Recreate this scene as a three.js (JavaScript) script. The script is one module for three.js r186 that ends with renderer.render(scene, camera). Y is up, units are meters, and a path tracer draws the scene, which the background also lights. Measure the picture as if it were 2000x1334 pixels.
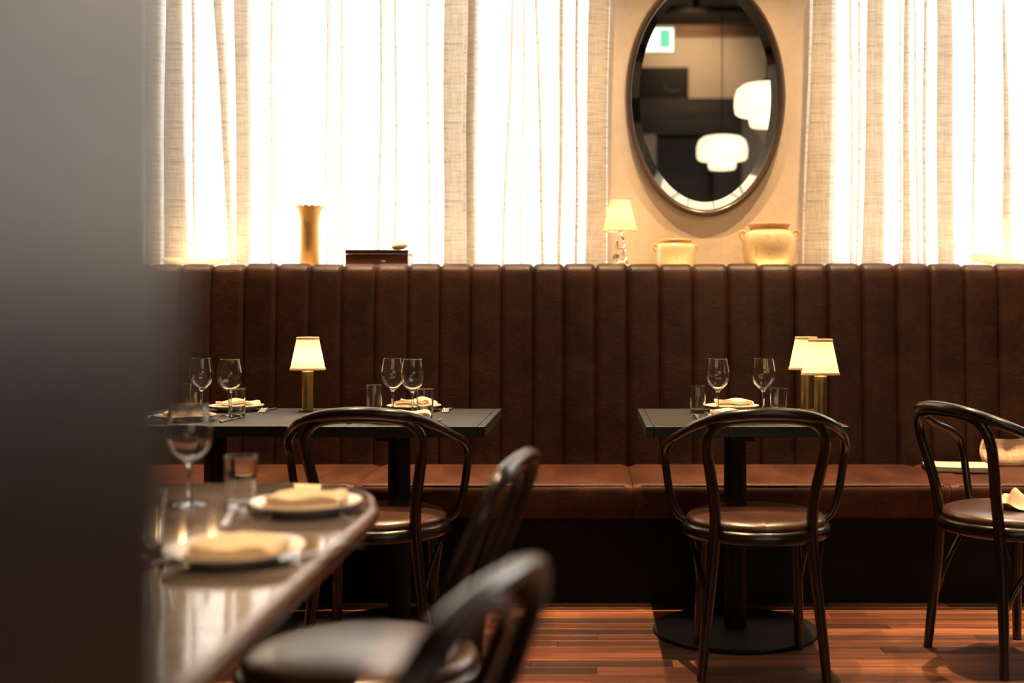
import * as THREE from 'three';
import { mergeGeometries, mergeVertices, toCreasedNormals } from 'three/addons/utils/BufferGeometryUtils.js';
import { RoundedBoxGeometry } from 'three/addons/geometries/RoundedBoxGeometry.js';

// ------------------------------------------------------------------ camera, sky, lamps on the ceiling, exposure
// Metres, y up. The camera stands at x = 0, z = 0 and looks along -z at the window wall; D(...) turns a depth into -z.
const scene = new THREE.Scene();
const camera = new THREE.PerspectiveCamera(2 * Math.atan(667 / 2300) * 180 / Math.PI, 2000 / 1334, 0.05, 60);
camera.position.set(0, 1.11, 0);
camera.setViewOffset(2000, 1334, -155, 54, 2000, 1334);      // shifted lens: the wall stays square to the frame
camera.focus = 4.1;
camera.userData.fStop = 1.55;
camera.updateProjectionMatrix();
scene.add(camera);
scene.background = new THREE.Color(1.0, 1.0, 1.0);           // even overcast sky
scene.backgroundIntensity = 11;
const renderer = new THREE.WebGLRenderer({ antialias: true });
renderer.toneMapping = THREE.LinearToneMapping;
renderer.toneMappingExposure = 1;
renderer.shadowMap.enabled = true;
const WARM = new THREE.Color().setRGB(1, 0.66, 0.34);
const SPOTS = [                                              // x, depth, aim x, aim depth, aim height, candela, half angle, what it is aimed at
  [-2.5, 4.85, -2.5, 4.6, 0.4, 85, 0.38, 'the far left seats'],
  [-1.3, 4.85, -1.3, 4.6, 0.4, 75, 0.38, 'the far left table'],
  [-0.09, 4.85, -0.09, 4.6, 0.4, 75, 0.38, 'the gap between the tables'],
  [1.2, 4.85, 1.2, 4.6, 0.4, 75, 0.38, 'the right table'],
  [2.5, 4.85, 2.5, 4.6, 0.4, 85, 0.38, 'the far right seats'],
  [-1.5, 3.7, -1.4, 3.7, 0, 45, 0.28, 'the left armchair'],
  [-0.09, 3.7, 0.1, 3.7, 0, 45, 0.28, 'the floor in front of the banquette'],
  [2.4, 3.75, 1.9, 3.75, 0, 55, 0.28, 'the right armchair'],
  [-0.1, 4.3, 0.45, 5.5, 1.75, 36, 0.2, 'the left half of the mirror pier'],
  [1.25, 4.3, 0.65, 5.5, 1.75, 36, 0.2, 'the right half of the mirror pier'],
  [-0.6, 2.2, -0.6, 2.0, 0.7, 62, 0.3, 'the polished table'],
  [1.1, -1.3, 1.1, -2.5, 3.8, 6, 0.8, 'the rear wall, added to brighten its mirror image'],  // unseen spotlight, added to lift the rear wall in the mirror
];
const CEIL = 4.45;

// ------------------------------------------------------------------ helpers
let seed = 7;
const rnd = () => { seed = (seed * 1664525 + 1013904223) >>> 0; return seed / 4294967296; };
const rr = (a, b) => a + (b - a) * rnd();
const V = (x, y, z) => new THREE.Vector3(x, y, z);
const D = (x, y, d) => V(x, y, -d);
const lerp = (a, b, t) => a + (b - a) * t;
const sstep = (a, b, x) => { const t = Math.min(1, Math.max(0, (x - a) / (b - a))); return t * t * (3 - 2 * t); };
const taken = {};
function numbered(name) { const n = taken[name] = (taken[name] ?? -1) + 1; return n ? name + '_' + String(n).padStart(3, '0') : name; }
function shade(m) { m.castShadow = m.receiveShadow = true; return m; }
function mesh(name, geo, mat, parent) { const m = shade(new THREE.Mesh(geo, mat)); m.name = name; if (parent) parent.add(m); return m; }
function thing(name, label, category, pos = V(0, 0, 0), turn = 0, group) {
  const g = new THREE.Group(); g.name = numbered(name); g.position.copy(pos); g.rotation.y = turn;
  g.userData = { label, category }; if (group) g.userData.group = group; scene.add(g); return g;
}
function single(name, geo, mat, label, category, pos = V(0, 0, 0), turn = 0, group) {
  const m = mesh(numbered(name), geo, mat); m.position.copy(pos); m.rotation.y = turn;
  m.userData = { label, category }; if (group) m.userData.group = group; scene.add(m); return m;
}
function struct(name, geo, mat, label) {
  const m = geo ? mesh(name, geo, mat) : new THREE.Group(); m.name = name;
  m.userData = { kind: 'structure' }; if (label) m.userData.label = label; scene.add(m); return m;
}
function dup(root, pos, turn, label) {
  const c = root.clone(); c.name = numbered(root.name.replace(/_\d{3}$/, '')); c.position.copy(pos); c.rotation.y = turn;
  c.userData = { ...root.userData, label }; scene.add(c); return c;
}
const box = (w, h, d, x = 0, y = 0, z = 0) => { const g = new THREE.BoxGeometry(w, h, d); g.translate(x, y, z); return g; };
const rbox = (w, h, d, r, x = 0, y = 0, z = 0) => { const g = new RoundedBoxGeometry(w, h, d, 3, r); g.translate(x, y, z); return g; };
const bar = (x0, x1, y0, y1, d0, d1) => box(x1 - x0, y1 - y0, d1 - d0, (x0 + x1) / 2, (y0 + y1) / 2, -(d0 + d1) / 2);
const cyl = (r0, r1, h, y = 0, seg = 40) => { const g = new THREE.CylinderGeometry(r1, r0, h, seg); g.translate(0, y + h / 2, 0); return g; };
const lathe = (pts, seg = 64) => new THREE.LatheGeometry(pts.map(p => new THREE.Vector2(p[0], p[1])), seg);
function metreUV(g, sx = 1, axis) {                           // uv in metres by the face's main direction
  const p = g.attributes.position, n = g.attributes.normal, uv = new Float32Array(p.count * 2);
  for (let i = 0; i < p.count; i++) {
    const ax = Math.abs(n.getX(i)), ay = Math.abs(n.getY(i)), az = Math.abs(n.getZ(i));
    let u, v;
    if (ay >= ax && ay >= az) { u = p.getX(i); v = p.getZ(i); } else if (ax >= az) { u = p.getZ(i); v = p.getY(i); } else { u = p.getX(i); v = p.getY(i); }
    uv[2 * i] = u * sx; uv[2 * i + 1] = v * sx;
  }
  g.setAttribute('uv', new THREE.BufferAttribute(uv, 2)); return g;
}
function gridGeo(nu, nv, fn, uvfn, closeU = false) {          // surface of (nu+1) x (nv+1) points
  const pos = [], uv = [], idx = [];
  for (let j = 0; j <= nv; j++) for (let i = 0; i <= nu; i++) {
    const p = fn(i / nu, j / nv); pos.push(p.x, p.y, p.z);
    const t = uvfn ? uvfn(i / nu, j / nv) : [i / nu, j / nv]; uv.push(t[0], t[1]);
  }
  const w = nu + 1;
  for (let j = 0; j < nv; j++) for (let i = 0; i < nu; i++) { const a = j * w + i; idx.push(a, a + 1, a + w, a + 1, a + w + 1, a + w); }
  const g = new THREE.BufferGeometry();
  g.setAttribute('position', new THREE.Float32BufferAttribute(pos, 3)); g.setAttribute('uv', new THREE.Float32BufferAttribute(uv, 2));
  g.setIndex(idx); g.computeVertexNormals(); return g;
}
function tubeVar(points, radii, seg = 60, rad = 14, closed = false) {   // bent rod whose radius changes along its length
  const c = new THREE.CatmullRomCurve3(points, closed, 'centripetal'), n = seg, fr = c.computeFrenetFrames(n, closed);
  const R = t => { const f = t * (radii.length - 1), i = Math.min(radii.length - 2, Math.floor(f)); return lerp(radii[i], radii[i + 1], f - i); };
  const pos = [], nor = [], uv = [], idx = [];
  for (let j = 0; j <= n; j++) {
    const t = j / n, p = c.getPointAt(t), r = R(t);
    for (let i = 0; i <= rad; i++) {
      const a = i / rad * Math.PI * 2, v = fr.normals[j].clone().multiplyScalar(Math.cos(a)).addScaledVector(fr.binormals[j], Math.sin(a));
      pos.push(p.x + v.x * r, p.y + v.y * r, p.z + v.z * r); nor.push(v.x, v.y, v.z); uv.push(t, i / rad);
    }
  }
  for (let j = 0; j < n; j++) for (let i = 0; i < rad; i++) { const a = j * (rad + 1) + i, b = a + rad + 1; idx.push(a, a + 1, b, b, a + 1, b + 1); }
  if (!closed) for (const end of [0, n]) {                    // flat ends
    const base = pos.length / 3, p = c.getPointAt(end / n), T = fr.tangents[end].clone().multiplyScalar(end ? 1 : -1);
    pos.push(p.x, p.y, p.z); nor.push(T.x, T.y, T.z); uv.push(0, 0);
    for (let i = 0; i <= rad; i++) { const k = (end * (rad + 1) + i) * 3; pos.push(pos[k], pos[k + 1], pos[k + 2]); nor.push(T.x, T.y, T.z); uv.push(0, 0); }
    for (let i = 0; i < rad; i++) end ? idx.push(base, base + 1 + i, base + 2 + i) : idx.push(base, base + 2 + i, base + 1 + i);
  }
  const g = new THREE.BufferGeometry();
  g.setAttribute('position', new THREE.Float32BufferAttribute(pos, 3)); g.setAttribute('normal', new THREE.Float32BufferAttribute(nor, 3));
  g.setAttribute('uv', new THREE.Float32BufferAttribute(uv, 2)); g.setIndex(idx); return g;
}

// ------------------------------------------------------------------ textures
const hash = (x, y, s) => { let h = (x * 374761393 + y * 668265263 + s * 974711) | 0; h = Math.imul(h ^ (h >>> 13), 1274126177); h ^= h >>> 16; return (h >>> 0) / 4294967296; };
function noise(x, y, px, py, s) {                             // value noise that repeats every px, py cells
  const xi = Math.floor(x), yi = Math.floor(y), fx = x - xi, fy = y - yi, u = fx * fx * (3 - 2 * fx), v = fy * fy * (3 - 2 * fy);
  const m = (a, b) => ((a % b) + b) % b, x0 = m(xi, px), x1 = m(xi + 1, px), y0 = m(yi, py), y1 = m(yi + 1, py);
  return lerp(lerp(hash(x0, y0, s), hash(x1, y0, s), u), lerp(hash(x0, y1, s), hash(x1, y1, s), u), v);
}
function fbm(u, v, px, py, oct, s) { let a = 0.5, t = 0, n = 0; for (let o = 0; o < oct; o++) { t += a * noise(u * px, v * py, px, py, s + o); n += a; a *= 0.55; px *= 2; py *= 2; } return t / n; }
function tex(w, h, fn, srgb) {
  const d = new Uint8Array(w * h * 4);
  for (let j = 0; j < h; j++) for (let i = 0; i < w; i++) {
    const c = fn(i / w, j / h), k = (j * w + i) * 4, a = Array.isArray(c) ? c : [c, c, c];
    for (let q = 0; q < 3; q++) d[k + q] = Math.max(0, Math.min(255, Math.round(a[q] * 255))); d[k + 3] = 255;
  }
  const t = new THREE.DataTexture(d, w, h); t.magFilter = THREE.LinearFilter; t.minFilter = THREE.LinearFilter; t.wrapS = t.wrapT = THREE.RepeatWrapping;
  if (srgb) t.colorSpace = THREE.SRGBColorSpace; t.needsUpdate = true; return t;
}
function rep(t, x, y) { const c = t.clone(); c.repeat.set(x, y); c.needsUpdate = true; return c; }
const leatherMap = tex(512, 512, (u, v) => {
  const a = fbm(u, v, 5, 5, 5, 11), b = fbm(u, v, 40, 40, 3, 23), c = Math.abs(fbm(u + 0.03 * b, v, 9, 7, 4, 37) - 0.5);
  const crack = c < 0.016 ? 0.14 : 0, k = 0.8 + 0.45 * (a - 0.5) + 0.2 * (b - 0.5) + crack * 0.5;
  return [k, k * (0.96 + 0.1 * (a - 0.5)), k * (0.93 + 0.1 * (b - 0.5))];
}, true);
const leatherBump = tex(512, 512, (u, v) => 0.5 + 0.6 * (fbm(u, v, 60, 60, 3, 51) - 0.5) + 0.5 * (fbm(u, v, 8, 8, 3, 61) - 0.5));
const woodMap = tex(1024, 256, (u, v) => {
  const w = fbm(u, v, 4, 18, 4, 71), g = fbm(u, v, 10, 120, 3, 83), l = fbm(u, v, 2, 40, 3, 91);
  const k = 0.72 + 0.5 * (w - 0.5) + 0.4 * (g - 0.5) + 0.5 * (l - 0.5) - (g > 0.68 ? 0.1 : 0);
  return [k, k * 0.96, k * 0.93];
}, true);
const woodBump = tex(1024, 256, (u, v) => 0.5 + 0.9 * (fbm(u, v, 10, 120, 3, 83) - 0.5));
const weave = (u, v) => {
  const s1 = fbm(u, v, 6, 150, 2, 101), s2 = fbm(u, v, 150, 6, 2, 103), sl = fbm(u, v, 4, 60, 2, 107), f = fbm(u, v, 200, 200, 1, 109);
  return 0.94 + 0.24 * (s1 - 0.5) + 0.16 * (s2 - 0.5) - (sl > 0.66 ? 0.12 * (sl - 0.66) / 0.2 : 0) + 0.1 * (f - 0.5);
};
const linenMap = tex(512, 512, (u, v) => { const k = weave(u, v); return [k, k * 0.995, k * 0.985]; }, true);
const linenBump = tex(512, 512, (u, v) => weave(u, v) * 0.7);
const plasterMap = tex(512, 512, (u, v) => { const k = 0.93 + 0.12 * (fbm(u, v, 4, 4, 5, 121) - 0.5) + 0.04 * (fbm(u, v, 90, 90, 2, 123) - 0.5); return [k, k * 0.995, k * 0.985]; }, true);
const plasterBump = tex(512, 512, (u, v) => fbm(u, v, 24, 24, 5, 127));
const hammerBump = tex(512, 512, (u, v) => fbm(u, v, 60, 90, 2, 131));
const jarMap = s => tex(512, 512, (u, v) => {                 // glaze poured over the upper half, bare speckled clay below
  const edge = 0.27 + 0.16 * (fbm(u, v, 6, 2, 4, s) - 0.5) + 0.1 * (fbm(u, v, 26, 6, 2, s + 3) - 0.5);
  const g = sstep(edge - 0.02, edge + 0.02, v), m = fbm(u, v, 8, 8, 4, s + 5), d = fbm(u, v, 40, 40, 2, s + 9);
  const clay = [0.93 + 0.12 * (m - 0.5), 0.84 + 0.14 * (m - 0.5), 0.68 + 0.16 * (m - 0.5)], gl = [0.9 + 0.12 * (m - 0.5), 0.72 + 0.18 * (m - 0.5), 0.5 + 0.18 * (m - 0.5)];
  const sp = d > 0.8 ? 0.88 : 1;
  return [0, 1, 2].map(q => lerp(clay[q] * sp, gl[q], g));
}, true);

// ------------------------------------------------------------------ materials
const lin = (r, g, b) => new THREE.Color().setRGB(r, g, b);
const std = o => new THREE.MeshStandardMaterial(o), phy = o => new THREE.MeshPhysicalMaterial(o);
const M = {};
M.leather = phy({ color: lin(0.06, 0.0225, 0.0135), map: rep(leatherMap, 2.2, 2.2), bumpMap: rep(leatherBump, 2.2, 2.2), bumpScale: 0.0012, roughness: 0.46, specularIntensity: 0.5 });  // banquette back: colour darkened to stand for the shade on it
M.litLeather = phy({ color: lin(0.105, 0.036, 0.02), map: rep(leatherMap, 2.2, 2.2), bumpMap: rep(leatherBump, 2.2, 2.2), bumpScale: 0.0012, roughness: 0.46, specularIntensity: 0.5 });  // same leather on the seats, colour lightened for the light falling there
M.seatLeather = phy({ color: lin(0.12, 0.045, 0.025), map: leatherMap, bumpMap: leatherBump, bumpScale: 0.0008, roughness: 0.36, clearcoat: 1, clearcoatRoughness: 0.26 });
M.piping = std({ color: lin(0.12, 0.045, 0.022), roughness: 0.5 });
M.black = phy({ color: lin(0.004, 0.0036, 0.0033), roughness: 0.6, specularIntensity: 0.4 });
M.bentwood = phy({ color: lin(0.011, 0.0045, 0.0027), roughness: 0.3, clearcoat: 0.7, clearcoatRoughness: 0.16 });
M.tableTop = phy({ color: lin(0.009, 0.0105, 0.013), map: rep(woodMap, 0.6, 2), bumpMap: rep(woodBump, 0.6, 2), bumpScale: 0.0004, roughness: 0.47, specularIntensity: 0.6, clearcoat: 0.65, clearcoatRoughness: 0.44 });
M.iron = phy({ color: lin(0.006, 0.006, 0.0065), roughness: 0.55, specularIntensity: 0.6 });
M.veneer = phy({ color: lin(0.3, 0.265, 0.27), map: rep(woodMap, 0.5, 1.5), roughness: 0.07, ior: 2.0 });
M.veneerEdge = phy({ color: lin(0.3, 0.17, 0.1), map: rep(woodMap, 0.5, 1.5), roughness: 0.35, clearcoat: 0.6, clearcoatRoughness: 0.2 });
M.wall = std({ color: lin(0.74, 0.6, 0.46), map: rep(plasterMap, 0.7, 0.7), bumpMap: rep(plasterBump, 0.7, 0.7), bumpScale: 0.002, roughness: 0.9 });
M.taupe = std({ color: lin(0.5, 0.43, 0.36), map: rep(plasterMap, 0.5, 0.5), roughness: 0.85 });
M.partition = phy({ color: lin(0.013, 0.0105, 0.009), roughness: 0.36, specularIntensity: 0.75, specularColor: lin(1, 0.93, 0.88) });
M.sideWall = std({ color: lin(0.1, 0.08, 0.065), map: rep(plasterMap, 0.5, 0.5), roughness: 0.85 });
M.darkPanel = std({ color: lin(0.035, 0.028, 0.024), map: rep(woodMap, 0.4, 0.4), roughness: 0.6 });
M.ceil = std({ color: lin(0.13, 0.11, 0.095), map: rep(plasterMap, 0.4, 0.4), roughness: 0.9 });
M.brownBeam = std({ color: lin(0.22, 0.11, 0.06), map: rep(woodMap, 0.4, 1), roughness: 0.6 });
M.ledge = std({ color: lin(0.1, 0.055, 0.03), map: rep(woodMap, 0.5, 2), roughness: 0.5 });
M.winFrame = std({ color: lin(0.5, 0.48, 0.45), roughness: 0.5 });
M.pane = phy({ color: lin(1, 1, 1), transmission: 1, thickness: 0, roughness: 0, ior: 1.5 });
M.linen = phy({ color: lin(0.97, 0.91, 0.83), map: linenMap, bumpMap: linenBump, bumpScale: 0.0008, roughness: 1, transmission: 0.54, thickness: 0, specularIntensity: 0 });
M.napkin = std({ color: lin(0.92, 0.72, 0.53), map: rep(linenMap, 4, 4), bumpMap: rep(linenBump, 4, 4), bumpScale: 0.0006, roughness: 0.95 });
M.china = phy({ color: lin(0.8, 0.76, 0.68), roughness: 0.18, clearcoat: 0.5, clearcoatRoughness: 0.08 });
M.steel = std({ color: lin(0.5, 0.48, 0.46), metalness: 1, roughness: 0.28 });
M.glass = phy({ color: lin(1, 1, 1), transmission: 1, thickness: 0.003, roughness: 0, ior: 1.5 });
M.crystal = phy({ color: lin(1, 0.98, 0.94), transmission: 1, thickness: 0.02, roughness: 0.02, ior: 1.55 });
M.brass = std({ color: lin(0.36, 0.25, 0.1), metalness: 1, roughness: 0.42 });
M.hammered = std({ color: lin(0.78, 0.46, 0.16), metalness: 1, roughness: 0.36, bumpMap: rep(hammerBump, 1, 1), bumpScale: 0.002 });
M.shade = phy({ color: lin(0.95, 0.86, 0.66), roughness: 1, transmission: 0.55, thickness: 0, specularIntensity: 0 });
M.shadeTrim = std({ color: lin(0.8, 0.6, 0.4), roughness: 0.9 });
M.bulb = std({ color: lin(1, 0.9, 0.7), emissive: lin(1, 0.72, 0.38), emissiveIntensity: 6, roughness: 0.5 });
M.opal = std({ color: lin(0.9, 0.86, 0.76), emissive: lin(1, 0.82, 0.52), emissiveIntensity: 1.5, roughness: 0.3 });
M.dish = std({ color: lin(0.9, 0.8, 0.6), emissive: lin(1, 0.72, 0.34), emissiveIntensity: 0.9, roughness: 0.3 });
M.frame = phy({ color: lin(0.06, 0.026, 0.012), roughness: 0.3, clearcoat: 0.6, clearcoatRoughness: 0.2 });
M.mirror = std({ color: lin(0.9, 0.9, 0.88), metalness: 1, roughness: 0.01 });
M.darkBox = phy({ color: lin(0.05, 0.014, 0.008), map: rep(woodMap, 1.5, 3), roughness: 0.3, clearcoat: 0.5, clearcoatRoughness: 0.15 });
M.shell = phy({ color: lin(0.78, 0.64, 0.48), roughness: 0.3, clearcoat: 0.4 });
M.cream = std({ color: lin(0.82, 0.74, 0.58), roughness: 0.6 });
M.paper = std({ color: lin(0.8, 0.68, 0.5), roughness: 0.9 });
M.barGlow = std({ color: lin(0.9, 0.85, 0.7), emissive: lin(1, 0.88, 0.64), emissiveIntensity: 0.95, roughness: 0.5 });
M.signWhite = std({ color: lin(0.9, 0.95, 0.92), emissive: lin(0.9, 1, 0.95), emissiveIntensity: 1.6, roughness: 0.4 });
M.signGreen = std({ color: lin(0.05, 0.5, 0.22), emissive: lin(0.22, 0.75, 0.42), emissiveIntensity: 1.0, roughness: 0.4 });
M.lens = std({ color: lin(1, 0.9, 0.7), emissive: lin(1, 0.7, 0.4), emissiveIntensity: 3 });
M.jarBig = phy({ color: lin(0.82, 0.74, 0.62), map: jarMap(201), roughness: 0.42, clearcoat: 0.4, clearcoatRoughness: 0.15 });
M.jarSmall = phy({ color: lin(0.84, 0.77, 0.66), map: jarMap(241), roughness: 0.42, clearcoat: 0.4, clearcoatRoughness: 0.15 });

// ------------------------------------------------------------------ the room
const X0 = -4.3, X1 = 4.6, WALL = 5.5, BACK = -2.5;
const WIN = [[-2.6, 0.02], [1.08, 3.5]], SILL = 1.27, HEAD = 3.55;
{
  const g = [bar(X0, X1, 0, SILL, WALL, WALL + 0.3), bar(X0, X1, HEAD, CEIL, WALL, WALL + 0.3), bar(X0, WIN[0][0], SILL, HEAD, WALL, WALL + 0.3),
    bar(WIN[0][1], WIN[1][0], SILL, HEAD, WALL, WALL + 0.3), bar(WIN[1][1], X1, SILL, HEAD, WALL, WALL + 0.3)].map(q => metreUV(q));
  struct('wall_front', mergeGeometries(g), M.wall, 'cream plaster wall with two tall windows');
  struct('wall_rear', metreUV(bar(X0, X1, 0, CEIL, BACK - 0.25, BACK)), M.taupe, 'taupe plaster wall across the room');
  struct('wall_left', metreUV(bar(X0 - 0.25, X0, 0, CEIL, BACK - 0.25, WALL + 0.3)), M.sideWall);
  struct('wall_right', metreUV(bar(X1, X1 + 0.25, 0, CEIL, BACK - 0.25, WALL + 0.3)), M.sideWall);
  struct('ceiling', metreUV(bar(X0 - 0.25, X1 + 0.25, CEIL, CEIL + 0.25, BACK - 0.25, WALL + 0.3)), M.ceil);
  struct('wall_partition', metreUV(bar(-0.3, -0.132, 0, CEIL, -1.4, 0.375)), M.partition, 'dark grey painted partition end close to the lens');
  struct('trim_1', metreUV(bar(X0, X1, CEIL - 0.06, CEIL - 0.001, -2.24, -1.84)), M.black, 'black ceiling batten');
  struct('trim_2', metreUV(bar(X0, X1, 4.27, 4.43, BACK, BACK + 0.05)), M.brownBeam, 'brown timber band at the top of the rear wall');
  const c = struct('trim_3', metreUV(bar(-2.4, 1.67, 3.1, 3.5, BACK, BACK + 0.4)), M.darkPanel, 'dark timber bulkhead over the doorway');
  mesh('bulkhead_side', metreUV(bar(1.35, 1.67, 0, 3.1, BACK, BACK + 0.4)), M.darkPanel, c);
  mesh('bulkhead_side', metreUV(bar(0.45, 0.72, 0, 3.1, BACK, BACK + 0.4)), M.taupe, c);
  mesh('door_leaf', metreUV(bar(0.72, 1.35, 0, 3.1, BACK, BACK + 0.08)), M.darkPanel, c);
  struct('trim_4', metreUV(bar(X0, X1, 1.27, 1.31, 5.19, WALL)), M.ledge, 'timber ledge behind the banquette');
  struct('pavement', metreUV(bar(-14, 14, -0.2, -0.05, WALL + 0.3, 16)), M.taupe, 'pavement outside the windows');
}
WIN.forEach(([a, b], i) => {
  const w = struct('window_' + (i + 1), null, null, i ? 'tall window behind the curtains right of the mirror' : 'tall window behind the curtains left of the mirror');
  mesh('frame', mergeGeometries([bar(a, b, SILL, SILL + 0.06, WALL + 0.14, WALL + 0.22), bar(a, b, HEAD - 0.06, HEAD, WALL + 0.14, WALL + 0.22),
    bar(a, a + 0.06, SILL + 0.06, HEAD - 0.06, WALL + 0.14, WALL + 0.22), bar(b - 0.06, b, SILL + 0.06, HEAD - 0.06, WALL + 0.14, WALL + 0.22)]), M.winFrame, w);
  const n = 3, ys = [SILL + 0.06, 1.87, 2.32, 2.9, HEAD - 0.06];
  for (let k = 1; k < n; k++) { const x = lerp(a, b, k / n); mesh('mullion', bar(x - 0.025, x + 0.025, SILL + 0.06, HEAD - 0.06, WALL + 0.15, WALL + 0.21), M.winFrame, w); }
  for (const y of ys.slice(1, -1)) mesh('glazing_bar', bar(a + 0.06, b - 0.06, y - 0.012, y + 0.012, WALL + 0.16, WALL + 0.2), M.winFrame, w);
  for (let k = 0; k < n; k++) mesh('pane', bar(lerp(a, b, k / n) + 0.03, lerp(a, b, (k + 1) / n) - 0.03, SILL + 0.05, HEAD - 0.05, WALL + 0.178, WALL + 0.182), M.pane, w);
});
{ // floor: a slab, the boards in view one by one, the rest of the boards joined
  const f = struct('floor', bar(X0 - 0.25, X1 + 0.25, -0.2, -0.012, BACK - 0.25, WALL + 0.3), M.black, 'reddish brown hardwood strip floor');
  const W = 0.075, tones = [[0.3, 0.092, 0.042], [0.4, 0.14, 0.066], [0.19, 0.065, 0.033], [0.5, 0.19, 0.09], [0.11, 0.045, 0.026], [0.3, 0.11, 0.056]];
  const mats = tones.map(t => phy({ color: lin(...t), map: woodMap, bumpMap: woodBump, bumpScale: 0.0006, roughness: 0.42, clearcoat: 0.2, clearcoatRoughness: 0.3 }));
  const geos = {};
  const plank = (L, v) => geos[L + '_' + v] ??= (() => {
    const c = 0.0012, w = W - 0.0008, l = L - 0.001, g = new THREE.BufferGeometry(), h = l / 2, q = w / 2;
    const p = [[-h, -0.012, -q], [h, -0.012, -q], [h, -0.012, q], [-h, -0.012, q], [-h, -c, -q], [h, -c, -q], [h, -c, q], [-h, -c, q], [-h + c, 0, -q + c], [h - c, 0, -q + c], [h - c, 0, q - c], [-h + c, 0, q - c]];
    const f4 = [[11, 10, 9, 8], [7, 6, 10, 11], [6, 5, 9, 10], [5, 4, 8, 9], [4, 7, 11, 8], [3, 2, 6, 7], [2, 1, 5, 6], [1, 0, 4, 5], [0, 3, 7, 4]];
    const pos = [], uv = [], idx = [];
    f4.forEach((q4, k) => { q4.forEach(i => { pos.push(...p[i]); uv.push(p[i][0] / 2 + v * 0.37, p[i][2] / 0.5 + v * 0.213); }); idx.push(4 * k, 4 * k + 1, 4 * k + 2, 4 * k, 4 * k + 2, 4 * k + 3); });
    g.setAttribute('position', new THREE.Float32BufferAttribute(pos, 3)); g.setAttribute('uv', new THREE.Float32BufferAttribute(uv, 2)); g.setIndex(idx); g.computeVertexNormals(); return g;
  })();
  const Ls = [0.45, 0.65, 0.85, 1.1, 1.35], rest = mats.map(() => []);
  for (let r = 0, d = 4.6; d > BACK; r++, d -= W) {
    let x = X0 + rr(-0.6, 0);
    while (x < X1) {
      const L = Ls[Math.floor(rnd() * 5)], v = Math.floor(rnd() * 5), t = Math.floor(rnd() * 6), cx = x + L / 2; x += L;
      if (d > 3.35 && cx + L / 2 > -1.6 && cx - L / 2 < 2.1) { const m = mesh('floorboard', plank(L, v), mats[t], f); m.position.set(cx, 0, -d + W / 2); }
      else rest[t].push(plank(L, v).clone().translate(cx, 0, -d + W / 2));
    }
  }
  rest.forEach((l, t) => { const m = mesh('far_floorboards', mergeGeometries(l), mats[t], f); m.userData.kind = 'stuff'; });
}

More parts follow.
